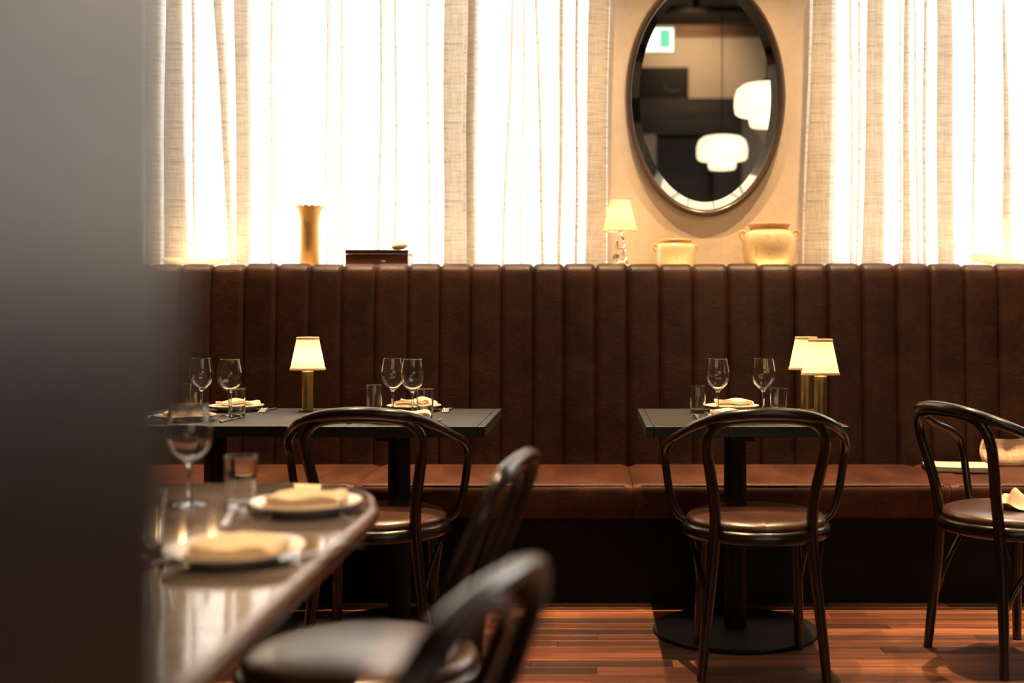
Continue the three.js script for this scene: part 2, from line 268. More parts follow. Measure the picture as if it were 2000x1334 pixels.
// ------------------------------------------------------------------ curtains
{
  const S = 424.4, CX = p => (p - 1155) / S, YB = 1.318, YT = 3.78, CD = 5.42;
  // each fold: top px, top px, bottom px, bottom px as metres along the rail, and how many times the cloth doubles back
  function curtain(start, end, folds, label, lay = 0) {
    const path = [];                                          // [top x, bottom x, depth offset]
    const wob = x => 0.009 * Math.sin(x * 23 + lay) + 0.006 * Math.sin(x * 51 + 2 * lay);
    let cur = start;
    const run = (to) => {
      const n = Math.max(1, Math.ceil(Math.abs(CX(to[0]) - CX(cur[0])) / 0.02));
      for (let i = 0; i <= n; i++) { const t = i / n, a = lerp(CX(cur[0]), CX(to[0]), t), b = lerp(CX(cur[1]), CX(to[1]), t); path.push([a, b, wob(a) * Math.sin(Math.PI * t)]); }
      cur = to;
    };
    for (const [t0, t1, b0, b1, n = 1] of folds) {
      run([t0, b0]);
      let z = 0;
      for (let k = 0; k < n; k++) {
        const g = 0.011, w = (a, f) => [lerp(CX(t0), CX(t1), f), lerp(CX(b0), CX(b1), f), a];
        for (const f of [0.25, 0.5, 0.75, 0.95]) path.push(w(z + 0.002, f));
        path.push(w(z - g * 0.25, 1), w(z - g * 0.75, 1));
        for (const f of [0.95, 0.5, 0.05]) path.push(w(z - g, f));
        path.push(w(z - g * 1.25, 0), w(z - g * 1.75, 0));
        z -= 2 * g;
        for (const f of [0.05, 0.4, 0.75, 0.95]) path.push(w(z, f));
      }
      for (const f of [0.3, 0.6]) path.push([lerp(CX(t1), CX(t1) + 0.012, f), lerp(CX(b1), CX(b1) + 0.012, f), z * (1 - f)]);
      cur = [t1 + 5, b1 + 5];
    }
    run(end);
    const len = [0]; for (let i = 1; i < path.length; i++) len.push(len[i - 1] + Math.hypot(path[i][0] - path[i - 1][0], path[i][2] - path[i - 1][2]));
    const nu = path.length - 1, nv = 36;
    const g = gridGeo(nu, nv, (u, v) => {
      const p = path[Math.round(u * nu)], y = lerp(YB, YT, v), k = Math.min(1.25, (y - 1.348) / 1.206);
      return D(lerp(p[1], p[0], k) + 0.003 * Math.sin(y * 5 + p[0] * 9), y, CD - lay * 0.05 + p[2] * (0.6 + 0.4 * k) + 0.006 * Math.sin(y * 2.3 + p[0] * 4));
    }, (u, v) => [len[Math.round(u * nu)] / 0.36, lerp(YB, YT, v) / 0.36]);
    const c = thing('curtain', label, 'curtain', V(0, 0, 0), 0, 'sheer linen curtains');
    mesh('cloth', g, M.linen, c);
    for (let i = 0; i <= 10; i++) { const r = mesh('curtain_ring', new THREE.TorusGeometry(0.02, 0.003, 8, 20), M.brass, c); r.rotation.y = Math.PI / 2; r.position.copy(D(lerp(CX(start[0]), CX(end[0]), i / 10), 3.795, CD)); }
  }
  curtain([90, 95], [934, 930], [[120, 150, 120, 152], [200, 232, 200, 236], [285, 312, 282, 311], [326, 355, 319, 367], [376, 380, 379, 382], [419, 438, 450, 461], [460, 490, 464, 492],
    [531, 535, 529, 533], [638, 642, 637, 640], [664, 668, 668, 671], [743, 747, 738, 741], [771, 774, 770, 773], [833, 837, 836, 840], [868, 911, 866, 908]], 'sheer linen curtain hanging behind the brass vase and the wooden box');
  curtain([908, 904], [1189, 1183], [[915, 933, 911, 929], [1000, 1004, 981, 986], [1022, 1025, 1016, 1019], [1046, 1050, 1058, 1064], [1094, 1101, 1089, 1094], [1125, 1128, 1122, 1126], [1150, 1186, 1143, 1180]],
    'sheer linen curtain between the wooden box and the oval mirror', 0.5);
  curtain([1582, 1567], [2290, 2290], [[1587, 1627, 1572, 1622], [1657, 1660, 1661, 1665], [1675, 1678, 1672, 1676], [1693, 1726, 1683, 1726], [1754, 1757, 1754, 1758], [1763, 1773, 1761, 1778], [1781, 1784, 1789, 1794],
    [1801, 1808, 1800, 1807], [1826, 1856, 1829, 1862], [1897, 1901, 1897, 1901], [1957, 1962, 1955, 1975], [2040, 2070, 2040, 2076], [2120, 2150, 2118, 2150], [2210, 2240, 2210, 2240]], 'sheer linen curtain right of the oval mirror');
  for (const [a, b, l] of [[-2.8, 0.2, 'brass curtain rod above the window left of the mirror'], [0.9, 3.7, 'brass curtain rod above the window right of the mirror']]) {
    const r = thing('curtain_rod', l, 'curtain rod', D((a + b) / 2, 3.81, CD));
    const t = mesh('rod', new THREE.CylinderGeometry(0.011, 0.011, b - a, 16), M.brass, r); t.rotation.z = Math.PI / 2;
    for (const s of [-1, 1]) { const q = mesh('finial', new THREE.SphereGeometry(0.022, 16, 12), M.brass, r); q.position.x = s * (b - a) / 2; mesh('bracket', box(0.015, 0.015, 0.08, s * (b - a) * 0.47, 0, -0.04), M.brass, r); }
  }
}

// ------------------------------------------------------------------ banquette
{
  const seams = [-2.5, -2.355, -2.21, -2.068, -1.927, -1.787, -1.647, -1.504, -1.364, -1.22, -1.08, -0.936, -0.793, -0.656, -0.524, -0.391, -0.253, -0.12, 0.018, 0.158,
    0.298, 0.44, 0.591, 0.731, 0.876, 1.02, 1.169, 1.32, 1.467, 1.616, 1.76, 1.904, 2.05, 2.195, 2.34, 2.49];
  const prof = [[0.42, 5.07], [0.6, 5.075], [0.8, 5.08], [1.0, 5.086], [1.15, 5.092], [1.25, 5.098]];
  for (let i = 1; i <= 8; i++) { const a = i / 8 * Math.PI * 0.95; prof.push([1.27 + 0.052 * Math.sin(a), 5.152 - 0.05 * Math.cos(a)]); }
  prof.push([1.2, 5.19]);
  function panel(a, b, dy) {
    const w = b - a, nv = prof.length - 1, nu = 14;
    return gridGeo(nu, nv, (u, v) => {
      const k = Math.round(v * nv), p = prof[k], q = prof[Math.max(0, k - 1)], r = prof[Math.min(nv, k + 1)];
      let tx = r[0] - q[0], tz = r[1] - q[1]; const l = Math.hypot(tx, tz); tx /= l; tz /= l;    // (dy, dd)
      const e = Math.abs(2 * u - 1), bulge = 0.011 * Math.sqrt(Math.max(0, 1 - Math.pow(e, 7))) - 0.004;
      return D(a + 0.0008 + u * (w - 0.0016), p[0] + tz * bulge + (k > 4 ? dy : 0), p[1] - tx * bulge);
    }, (u, v) => [a + u * w, prof[Math.round(v * nv)][0] + v * 0.2]);
  }
  function cushion(a, b) {                                    // upholstered seat block, rounded ends
    const c = [[0.335, 4.53], [0.332, 4.475], [0.345, 4.462], [0.4, 4.455], [0.44, 4.457], [0.455, 4.463], [0.463, 4.475], [0.4665, 4.5], [0.469, 4.65], [0.469, 4.88], [0.467, 5.03], [0.45, 5.065], [0.42, 5.07]];
    const nv = c.length - 1, nu = 36;
    return gridGeo(nu, nv, (u, v) => {
      const p = c[Math.round(v * nv)], x = a + 0.001 + u * (b - a - 0.002), e = Math.min(x - a, b - x), k = e < 0.035 ? Math.sqrt(Math.max(0, 1 - Math.pow(1 - e / 0.035, 2))) : 1;
      return D(x, lerp(0.33, p[0], lerp(0.92, 1, k)), lerp(4.75, p[1], lerp(0.955, 1, k)));
    }, (u, v) => [lerp(a, b, u), v * 0.75]);
  }
  const parts = (name, label, from, to, cush) => {
    const t = thing('banquette', label, 'banquette', V(0, 0, 0), 0, 'channel tufted leather banquettes');
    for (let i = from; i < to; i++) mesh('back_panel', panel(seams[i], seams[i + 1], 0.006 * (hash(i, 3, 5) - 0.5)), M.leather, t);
    mesh('backboard', bar(seams[from], seams[to], 0.3, 1.25, 5.12, 5.185), M.black, t);
    for (let i = 0; i + 1 < cush.length; i++) {
      const q = mesh('seat_cushion', cushion(cush[i], cush[i + 1]), M.litLeather, t);
      mesh('seam_piping', tubeVar([D(cush[i] + 0.03, 0.459, 4.466), D((cush[i] + cush[i + 1]) / 2, 0.4595, 4.464), D(cush[i + 1] - 0.03, 0.459, 4.466)], [0.0022, 0.0022], 30, 6), M.piping, q);
    }
    mesh('plinth', bar(seams[from], seams[to], 0, 0.345, 4.52, 5.12), M.black, t);
  };
  parts('banquette', 'brown leather banquette left of the seam below the crystal lamp', 0, 19, [-2.5, -1.96, -0.9, 0.158]);
  parts('banquette', 'brown leather banquette below the oval mirror and right window', 19, 35, [0.158, 1.366, 2.49]);
}

// ------------------------------------------------------------------ small dining tables
function cafeTable(a, b, d0, d1, colX, label) {
  const cx = (a + b) / 2, cd = (d0 + d1) / 2, t = thing('dining_table', label, 'table', D(cx, 0, cd), 0, 'black pedestal tables along the banquette');
  const w = b - a, d = d1 - d0, h = 0.75;
  mesh('tabletop', metreUV(rbox(w - 0.05, 0.036, d - 0.004, 0.003, 0, h - 0.018, 0)), M.tableTop, t);
  for (const s of [-1, 1]) { const e = mesh('end_board', (() => { const g = metreUV(rbox(0.0245, 0.036, d, 0.003, s * (w / 2 - 0.01225), h - 0.018, 0)); const u = g.attributes.uv; for (let i = 0; i < u.count; i++) u.setXY(i, u.getY(i), u.getX(i)); return g; })(), M.tableTop, t); }
  const ox = colX - cx;
  mesh('support_bar', box(w * 0.72, 0.022, 0.07, ox * 0.5, h - 0.047, 0.03), M.iron, t);
  mesh('support_bar', box(0.07, 0.022, d * 0.72, ox, h - 0.047, 0), M.iron, t);
  const c = mesh('column', cyl(0.039, 0.039, h - 0.07, 0.014), M.iron, t); c.position.x = ox;
  const f = mesh('base_disc', lathe([[0, 0], [0.283, 0], [0.287, 0.004], [0.287, 0.01], [0.281, 0.016], [0.05, 0.018], [0, 0.018]], 80), M.iron, t); f.position.x = ox;
  return t;
}
cafeTable(-1.618, -0.981, 3.78, 4.49, -1.32, 'black pedestal table at far left with a lamp on its corner');
cafeTable(-0.977, -0.34, 3.764, 4.475, -0.672, 'black pedestal table behind the armchair left of centre');
cafeTable(0.175, 0.825, 3.764, 4.475, 0.503, 'black pedestal table with two lamps below the oval mirror');

// ------------------------------------------------------------------ bentwood armchairs
function makeChair(label) {                                   // origin on the floor under the seat, front towards -z
  const t = thing('bentwood_armchair', label, 'chair', V(0, 0, 0), 0, 'dark bentwood armchairs');
  const mir = (l, s) => l.map(([x, y, z]) => V(s * x, y, z));
  const half = [[0.19, 0, 0.185], [0.176, 0.15, 0.176], [0.158, 0.32, 0.168], [0.147, 0.45, 0.17], [0.15, 0.54, 0.183], [0.166, 0.64, 0.205], [0.177, 0.71, 0.224], [0.168, 0.755, 0.238], [0.135, 0.786, 0.25], [0.07, 0.799, 0.257]];
  mesh('back_hoop', tubeVar([...mir(half, -1), V(0, 0.8, 0.259), ...mir(half, 1).reverse()], [0.0145, 0.017, 0.0185, 0.0175, 0.0165, 0.0165, 0.0165, 0.0175, 0.0185, 0.017, 0.0145], 150, 16), M.bentwood, t);
  const rail = [[0.222, 0.452, -0.03], [0.243, 0.468, -0.032], [0.263, 0.51, -0.034], [0.276, 0.57, -0.034], [0.284, 0.63, -0.03], [0.287, 0.675, -0.015], [0.276, 0.707, 0.03], [0.252, 0.735, 0.11], [0.203, 0.775, 0.2], [0.125, 0.805, 0.262]];
  mesh('arm_rail', tubeVar([...mir(rail, -1), V(0, 0.817, 0.283), ...mir(rail, 1).reverse()], [0.0125, 0.013, 0.014, 0.0155, 0.0175, 0.0185, 0.0175, 0.0155, 0.014, 0.013, 0.0125], 150, 16), M.bentwood, t);
  mesh('seat_ring', lathe([[0.17, 0.415], [0.222, 0.413], [0.231, 0.418], [0.2335, 0.43], [0.232, 0.445], [0.226, 0.453], [0.214, 0.456], [0.17, 0.454], [0.17, 0.415]], 72), M.bentwood, t);
  mesh('seat_cushion', (() => { const g = lathe([[0, 0.44], [0.213, 0.448], [0.22, 0.458], [0.2185, 0.468], [0.21, 0.477], [0.19, 0.484], [0.15, 0.489], [0.08, 0.492], [0, 0.493]].reverse(), 72); const p = g.attributes.position, u = g.attributes.uv; for (let i = 0; i < p.count; i++) u.setXY(i, p.getX(i) * 2, p.getZ(i) * 2 + p.getY(i)); g.computeVertexNormals(); return g; })(), M.seatLeather, t);
  for (const s of [-1, 1]) {
    mesh('leg', tubeVar(mir([[0.152, 0.43, -0.15], [0.158, 0.3, -0.153], [0.163, 0.15, -0.157], [0.166, 0, -0.16]], s), [0.0185, 0.018, 0.0165, 0.0145], 24, 16), M.bentwood, t);
    mesh('brace', tubeVar(mir([[0.213, 0.432, -0.02], [0.208, 0.4, 0.01], [0.193, 0.35, 0.06], [0.176, 0.28, 0.12], [0.168, 0.2, 0.16], [0.172, 0.15, 0.176]], s), [0.008, 0.0085, 0.0085, 0.008], 30, 12), M.bentwood, t);
    mesh('brace', tubeVar(mir([[0.2, 0.425, -0.06], [0.19, 0.37, -0.1], [0.175, 0.29, -0.135], [0.165, 0.2, -0.152]], s), [0.008, 0.0085, 0.0075], 24, 12), M.bentwood, t);
  }
  return t;
}
const chair = makeChair('bentwood armchair facing the table with two lamps');
chair.position.copy(D(0.522, 0, 3.74));
dup(chair, D(-0.683, 0, 3.76), 0, 'bentwood armchair pushed up to the black table left of centre');
dup(chair, D(1.36, 0, 3.81), -1.22, 'bentwood armchair at right edge with a crumpled napkin on its seat');
function makeSideChair(label) {                               // two nested hoops, no arms; front towards -z
  const t = thing('bentwood_side_chair', label, 'chair', V(0, 0, 0), 0, 'dark bentwood side chairs'), mir = (l, s) => l.map(([x, y, z]) => V(s * x, y, z));
  const outer = [[0.2, 0, 0.21], [0.188, 0.2, 0.19], [0.178, 0.4, 0.172], [0.18, 0.5, 0.185], [0.192, 0.62, 0.222], [0.196, 0.71, 0.258], [0.182, 0.78, 0.286], [0.148, 0.825, 0.303], [0.08, 0.842, 0.31]];
  mesh('back_hoop', tubeVar([...mir(outer, -1), V(0, 0.846, 0.312), ...mir(outer, 1).reverse()], [0.0145, 0.016, 0.0165, 0.015, 0.0135, 0.013, 0.0135, 0.015, 0.0165, 0.016, 0.0145], 150, 16), M.bentwood, t);
  const inner = [[0.08, 0.45, 0.172], [0.088, 0.55, 0.195], [0.102, 0.66, 0.23], [0.108, 0.74, 0.262], [0.098, 0.785, 0.281], [0.06, 0.812, 0.292]];
  mesh('inner_hoop', tubeVar([...mir(inner, -1), V(0, 0.82, 0.296), ...mir(inner, 1).reverse()], [0.011, 0.0115, 0.0115, 0.0115, 0.011], 110, 16), M.bentwood, t);
  for (const c of chair.children.filter(c => /seat|leg/.test(c.name))) t.add(c.clone());
  for (const s of [-1, 1]) mesh('brace', tubeVar(mir([[0.2, 0.43, 0.06], [0.205, 0.4, 0.1], [0.198, 0.34, 0.14], [0.188, 0.27, 0.175]], s), [0.008, 0.0085, 0.0075], 24, 12), M.bentwood, t);
  return t;
}
const sideChair = makeSideChair('blurred side chair with its pale lit round seat beside the polished table');
sideChair.position.copy(D(-0.435, 0, 2.22)); sideChair.rotation.y = 1.42;
dup(sideChair, D(-0.39, 0, 1.25), 1.3, 'nearest side chair, only its blurred back hoop in the frame');

// ------------------------------------------------------------------ foreground table
{
  const t = thing('polished_table', 'long polished brown table with rounded corners in the blurred foreground', 'table', D(-0.9, 0, 1.75));
  const hw = 0.485, hd = 0.91, R = 0.33, s = new THREE.Shape(), e = 0.012;
  const out = (k) => { const q = new THREE.Shape(), w = hw - k, d = hd - k, r = R - k; q.moveTo(-w + r, -d); q.lineTo(w - r, -d); q.quadraticCurveTo(w - 0.06, -d, w - 0.025, -d + r * 0.75); q.quadraticCurveTo(w, -d + r, w, -d + r * 1.3);
    q.lineTo(w, d - r * 1.3); q.quadraticCurveTo(w, d - r, w - 0.025, d - r * 0.75); q.quadraticCurveTo(w - 0.06, d, w - r, d); q.lineTo(-w + r, d); q.quadraticCurveTo(-w, d, -w, d - r); q.lineTo(-w, -d + r); q.quadraticCurveTo(-w, -d, -w + r, -d); return q; };
  const slab = new THREE.ExtrudeGeometry(out(e), { depth: 0.012, bevelEnabled: true, bevelThickness: 0.012, bevelSize: e, bevelSegments: 5, curveSegments: 28 });
  slab.rotateX(-Math.PI / 2); slab.translate(0, 0.73 - 0.0245, 0);
  mesh('edge', metreUV(toCreasedNormals(slab, 0.7)), M.veneerEdge, t);
  const top = new THREE.ExtrudeGeometry(out(e + 0.004), { depth: 0.003, bevelEnabled: false, curveSegments: 28 }); top.rotateX(-Math.PI / 2); top.translate(0, 0.727, 0);
  const tg = metreUV(top); mesh('tabletop', tg, M.veneer, t);
  slab.translate(0, 0, 0);
  for (const z of [-0.5, 0.5]) { const c = mesh('column', cyl(0.05, 0.05, 0.68, 0.015), M.iron, t); c.position.z = z; const f = mesh('base_disc', cyl(0.28, 0.27, 0.016, 0), M.iron, t); f.position.z = z; mesh('support_bar', box(0.5, 0.02, 0.08, 0, 0.695, z), M.iron, t); }
}

// ------------------------------------------------------------------ tableware
const wineGeo = lathe([[0, 0.0], [0.034, 0.0], [0.0345, 0.0012], [0.03, 0.003], [0.012, 0.0065], [0.0052, 0.013], [0.004, 0.03], [0.0039, 0.06], [0.0048, 0.078], [0.009, 0.086], [0.02, 0.0945], [0.033, 0.107], [0.0415, 0.123], [0.0445, 0.139], [0.0435, 0.158], [0.0395, 0.18], [0.0355, 0.1985], [0.035, 0.2], [0.0344, 0.1985],
  [0.0384, 0.18], [0.0424, 0.158], [0.0433, 0.139], [0.0402, 0.1235], [0.0315, 0.1085], [0.0185, 0.0965], [0.008, 0.0905], [0, 0.0885]], 56);
const tumGeo = lathe([[0, 0], [0.0255, 0], [0.0265, 0.001], [0.0272, 0.01], [0.0312, 0.1], [0.0306, 0.1012], [0.0298, 0.1], [0.026, 0.014], [0.0245, 0.0115], [0, 0.011]], 48);
function wineGlass(x, d, label, h = 0.75) { return single('wine_glass', wineGeo, M.glass, label, 'wine glass', D(x, h, d), 0, 'stemmed wine glasses'); }
function tumbler(x, d, label, h = 0.75) { return single('tumbler', tumGeo, M.glass, label, 'tumbler', D(x, h, d), 0, 'small water tumblers'); }
const plateGeo = lathe([[0, 0.004], [0.055, 0.004], [0.056, 0], [0.062, 0], [0.066, 0.006], [0.085, 0.013], [0.1, 0.0205], [0.1012, 0.0215], [0.1, 0.0225], [0.084, 0.0165], [0.066, 0.0105], [0.058, 0.009], [0, 0.0085]], 72);
function plate(x, d, label, h = 0.75, k = 1) { const p = single('plate', plateGeo, M.china, label, 'plate', D(x, h, d), 0, 'cream side plates'); p.scale.setScalar(k); return p; }
function napkinGeo(w, dep, layers, s, th = 0.0075) {          // cloth folded back and forth, open ends rounded
  const c = [], r = th * 0.62;
  for (let k = 0; k < layers; k++) {
    const y = th * 0.5 + k * th * 1.25, dir = k % 2 ? -1 : 1, short = k * 0.006 + 0.004 * hash(k, s, 1);
    for (let i = 0; i <= 8; i++) { const f = i / 8; c.push([dir * lerp(-1, 1, f) * (w / 2 - short - r), y]); }
    if (k < layers - 1) for (const a of [-0.6, 0, 0.6]) c.push([dir * (w / 2 - short - r + r * Math.cos(a)), y + th * 0.625 + th * 0.6 * Math.sin(a)]);
  }
  const N = c.length, ring = [];
  const off = (i, sg) => { const a = c[Math.max(0, i - 1)], b = c[Math.min(N - 1, i + 1)], l = Math.hypot(b[0] - a[0], b[1] - a[1]) || 1; return [c[i][0] - (b[1] - a[1]) / l * sg * th * 0.46, c[i][1] + (b[0] - a[0]) / l * sg * th * 0.46]; };
  for (let i = 0; i < N; i++) ring.push(off(i, -1)); for (let i = N - 1; i >= 0; i--) ring.push(off(i, 1)); ring.push(ring[0]);
  const nu = ring.length - 1, nv = 14;
  const f = (q, v) => { const z = (v - 0.5) * dep, k = 1 - 0.05 * Math.pow(2 * v - 1, 4), sag = 0.004 * Math.sin(v * 7 + s) * (q[1] / 0.02) + 0.0035 * Math.sin(q[0] * 60 + s * 2 + v * 3) * (q[1] / 0.02); return V(q[0] * k + 0.006 * Math.sin(v * 5 + s), Math.max(0.0003, q[1] + sag), z + 0.004 * Math.sin(q[0] * 30 + s)); };
  const side = gridGeo(nu, nv, (u, v) => f(ring[Math.round(u * nu)], v), (u, v) => [u * 0.6, v * dep]);
  const caps = [0, 1].map(v => { const pos = [], uv = [], idx = []; for (let i = 0; i < N; i++) for (const sg of [-1, 1]) { const p = f(off(i, sg), v); pos.push(p.x, p.y, p.z); uv.push(p.x, p.y); } for (let i = 0; i < N - 1; i++) { const a = 2 * i; v ? idx.push(a, a + 2, a + 1, a + 1, a + 2, a + 3) : idx.push(a, a + 1, a + 2, a + 1, a + 3, a + 2); }
    const g = new THREE.BufferGeometry(); g.setAttribute('position', new THREE.Float32BufferAttribute(pos, 3)); g.setAttribute('uv', new THREE.Float32BufferAttribute(uv, 2)); g.setIndex(idx); g.computeVertexNormals(); return g; });
  return mergeGeometries([side, ...caps]);
}
const napGeos = [napkinGeo(0.15, 0.1, 2, 1.3, 0.0085), napkinGeo(0.145, 0.11, 2, 4.1, 0.009), napkinGeo(0.155, 0.095, 2, 6.2, 0.011)];
function napkin(x, d, turn, v, label, h = 0.75) { return single('napkin', napGeos[v], M.napkin, label, 'napkin', D(x, h + 0.0135, d), turn, 'folded linen napkins on plates'); }
function flat(shape, th, bend) { const g = new THREE.ExtrudeGeometry(shape, { depth: th, bevelEnabled: true, bevelThickness: 0.0007, bevelSize: 0.0007, bevelSegments: 2, curveSegments: 8 }); g.rotateX(-Math.PI / 2); const p = g.attributes.position; for (let i = 0; i < p.count; i++) p.setY(i, p.getY(i) + bend(-p.getZ(i))); g.computeVertexNormals(); return g; }
const forkGeo = (() => {                                      // along -z, tines at the far end
  const s = new THREE.Shape(); s.moveTo(-0.006, -0.1); s.quadraticCurveTo(0, -0.108, 0.006, -0.1); s.lineTo(0.0055, -0.06); s.lineTo(0.003, 0.02); s.quadraticCurveTo(0.004, 0.038, 0.012, 0.045); s.lineTo(0.0125, 0.092);
  const T = [[0.0095, 0.092], [0.0095, 0.06], [0.0058, 0.06], [0.0058, 0.092], [0.0028, 0.092], [0.0028, 0.06], [-0.0008, 0.06], [-0.0008, 0.092], [-0.0038, 0.092], [-0.0038, 0.06], [-0.0075, 0.06], [-0.0075, 0.092], [-0.0105, 0.092], [-0.0115, 0.05]];
  T.forEach(p => s.lineTo(...p)); s.quadraticCurveTo(-0.004, 0.038, -0.003, 0.02); s.lineTo(-0.0055, -0.06); s.lineTo(-0.006, -0.1);
  return flat(s, 0.0016, y => 0.0015 + 0.012 * sstep(0.0, 0.05, y) - 0.012 * sstep(0.05, 0.095, y) + 0.004 * sstep(-0.02, -0.09, y) * 0);
})();
const knifeBlade = (() => { const s = new THREE.Shape(); s.moveTo(-0.005, 0.0); s.lineTo(-0.0055, 0.09); s.quadraticCurveTo(-0.004, 0.112, 0.005, 0.105); s.quadraticCurveTo(0.012, 0.06, 0.008, 0.0); s.lineTo(-0.005, 0); return flat(s, 0.0012, () => 0.002); })();
const knifeHandle = (() => { const g = rbox(0.013, 0.007, 0.1, 0.003, 0, 0.0038, 0.05); return g; })();
function fork(x, d, turn, label, h = 0.75) { return single('fork', forkGeo, M.steel, label, 'fork', D(x, h + 0.0008, d), turn, 'steel forks'); }
function knife(x, d, turn, label, h = 0.75) { const k = thing('knife', label, 'knife', D(x, h, d), turn, 'steel table knives'); mesh('blade', knifeBlade, M.steel, k); mesh('handle', knifeHandle, M.steel, k); return k; }

const T1 = 'on far left table', T2 = 'on table left of centre', T3 = 'on table with two lamps';
wineGlass(-1.407, 4.25, `left wine glass ${T1}`); wineGlass(-1.274, 4.15, `right wine glass ${T1} beside a tumbler`);
tumbler(-1.49, 4.38, `tumbler behind the left wine glass ${T1}`); tumbler(-1.228, 4.08, `tumbler in front of the right wine glass ${T1}`);
plate(-1.318, 4.37, `plate nearest the banquette ${T1}`); napkin(-1.318, 4.37, 0.08, 0, `folded napkin on the plate nearest the banquette ${T1}`);
plate(-1.362, 3.95, `plate at the near side ${T1}`); napkin(-1.36, 3.95, -0.25, 1, `folded napkin on the plate at the near side ${T1}`);
fork(-1.196, 4.36, Math.PI, `fork right of the plate nearest the banquette ${T1}`); fork(-1.492, 3.94, 0, `fork left of the near plate ${T1}`); knife(-1.222, 3.99, -0.02, `knife right of the near plate ${T1}`);
wineGlass(-0.717, 4.25, `left wine glass ${T2}`); wineGlass(-0.633, 4.17, `right wine glass ${T2}`);
tumbler(-0.793, 4.3, `tumbler left of the wine glasses ${T2}`); tumbler(-0.575, 4.07, `tumbler right of the wine glasses ${T2}`);
plate(-0.658, 4.37, `plate nearest the banquette ${T2}`); napkin(-0.658, 4.37, -0.06, 2, `folded napkin on the plate nearest the banquette ${T2}`);
plate(-0.655, 3.93, `plate behind the armchair back ${T2}`); napkin(-0.62, 3.94, 0.3, 1, `folded napkin behind the armchair back ${T2}`);
fork(-0.53, 4.36, Math.PI, `fork right of the plate nearest the banquette ${T2}`); fork(-0.793, 3.94, 0, `fork left of the near plate ${T2}`); knife(-0.515, 3.93, 0.02, `knife right of the near plate ${T2}`);
tumbler(0.384, 4.26, `left tumbler ${T3}`); wineGlass(0.452, 4.21, `left wine glass ${T3}`); wineGlass(0.619, 4.24, `right wine glass ${T3}`); tumbler(0.654, 4.11, `right tumbler ${T3}`);
plate(0.521, 4.37, `plate nearest the banquette ${T3}`); napkin(0.521, 4.37, 0.05, 2, `rolled napkin on the plate nearest the banquette ${T3}`);
plate(0.49, 3.93, `plate behind the armchair back ${T3}`); napkin(0.47, 3.97, -0.15, 0, `folded napkin behind the armchair back ${T3}`);
fork(0.362, 4.0, 0, `fork left of the near plate ${T3}`); fork(0.672, 4.37, Math.PI, `fork right of the plate nearest the banquette ${T3}`); knife(0.628, 3.96, 0, `knife right of the near plate ${T3}`);
const T0 = 'on the polished foreground table';
wineGlass(-0.795, 2.331, `blurred wine glass ${T0}`, 0.73); tumbler(-0.686, 2.306, `blurred tumbler beside the wine glass ${T0}`, 0.73); tumbler(-0.7, 1.862, `blurred tumbler by the partition ${T0}`, 0.73);
plate(-0.547, 2.258, `blurred farther plate ${T0}`, 0.73, 1.05); napkin(-0.552, 2.258, 0.1, 0, `orange lit napkin on the farther plate ${T0}`, 0.73);
plate(-0.548, 1.813, `blurred nearer plate ${T0}`, 0.73, 1.03); napkin(-0.545, 1.815, -0.08, 1, `orange lit napkin on the nearer plate ${T0}`, 0.73);
knife(-0.662, 1.77, -0.3, `blurred knife beside the nearer plate ${T0}`, 0.73); fork(-0.432, 1.84, -0.6, `blurred fork right of the nearer plate ${T0}`, 0.73); fork(-0.672, 2.19, 0.2, `blurred fork left of the farther plate ${T0}`, 0.73);

// ------------------------------------------------------------------ table lamps
function tableLamp(x, d, label) {
  const t = thing('table_lamp', label, 'lamp', D(x, 0.75, d), 0, 'small brass table lamps');
  mesh('base', rbox(0.052, 0.008, 0.052, 0.002, 0, 0.004, 0), M.brass, t);
  mesh('stem', lathe([[0, 0.006], [0.0205, 0.006], [0.0215, 0.008], [0.0215, 0.146], [0.02, 0.15], [0.011, 0.151], [0.011, 0.158], [0.006, 0.16], [0.006, 0.175], [0, 0.175]], 40), M.brass, t);
  const r0 = 0.064, r1 = 0.039, y0 = 0.153, y1 = 0.275;
  const sh = mesh('shade', lathe([[r0, y0], [r1, y1]], 56), M.shade, t);
  mesh('shade_trim', lathe([[r0 - 0.0012, y0], [r0 + 0.0014, y0], [r0 - 0.0003, y0 + 0.009], [r0 - 0.003, y0 + 0.009]], 56), M.shadeTrim, sh);
  mesh('shade_trim', lathe([[r1 - 0.0012, y1 - 0.009], [r1 + 0.0032, y1 - 0.009], [r1 + 0.0014, y1], [r1 - 0.003, y1]], 56), M.shadeTrim, sh);
  const b = mesh('bulb', new THREE.SphereGeometry(0.013, 20, 14), M.bulb, t); b.position.y = 0.192;
  const l = new THREE.PointLight(lin(1, 0.7, 0.36), 0.039, 0, 2); l.position.y = 0.192; l.castShadow = true; l.shadow.radius = 0.6; t.add(l);
}
tableLamp(-1.045, 4.34, 'lit brass table lamp on the corner of the far left table');
tableLamp(0.778, 4.0, 'nearer lit brass lamp of the pair on the right table');
tableLamp(0.797, 4.37, 'lit brass lamp half hidden behind the nearer one on the right table');

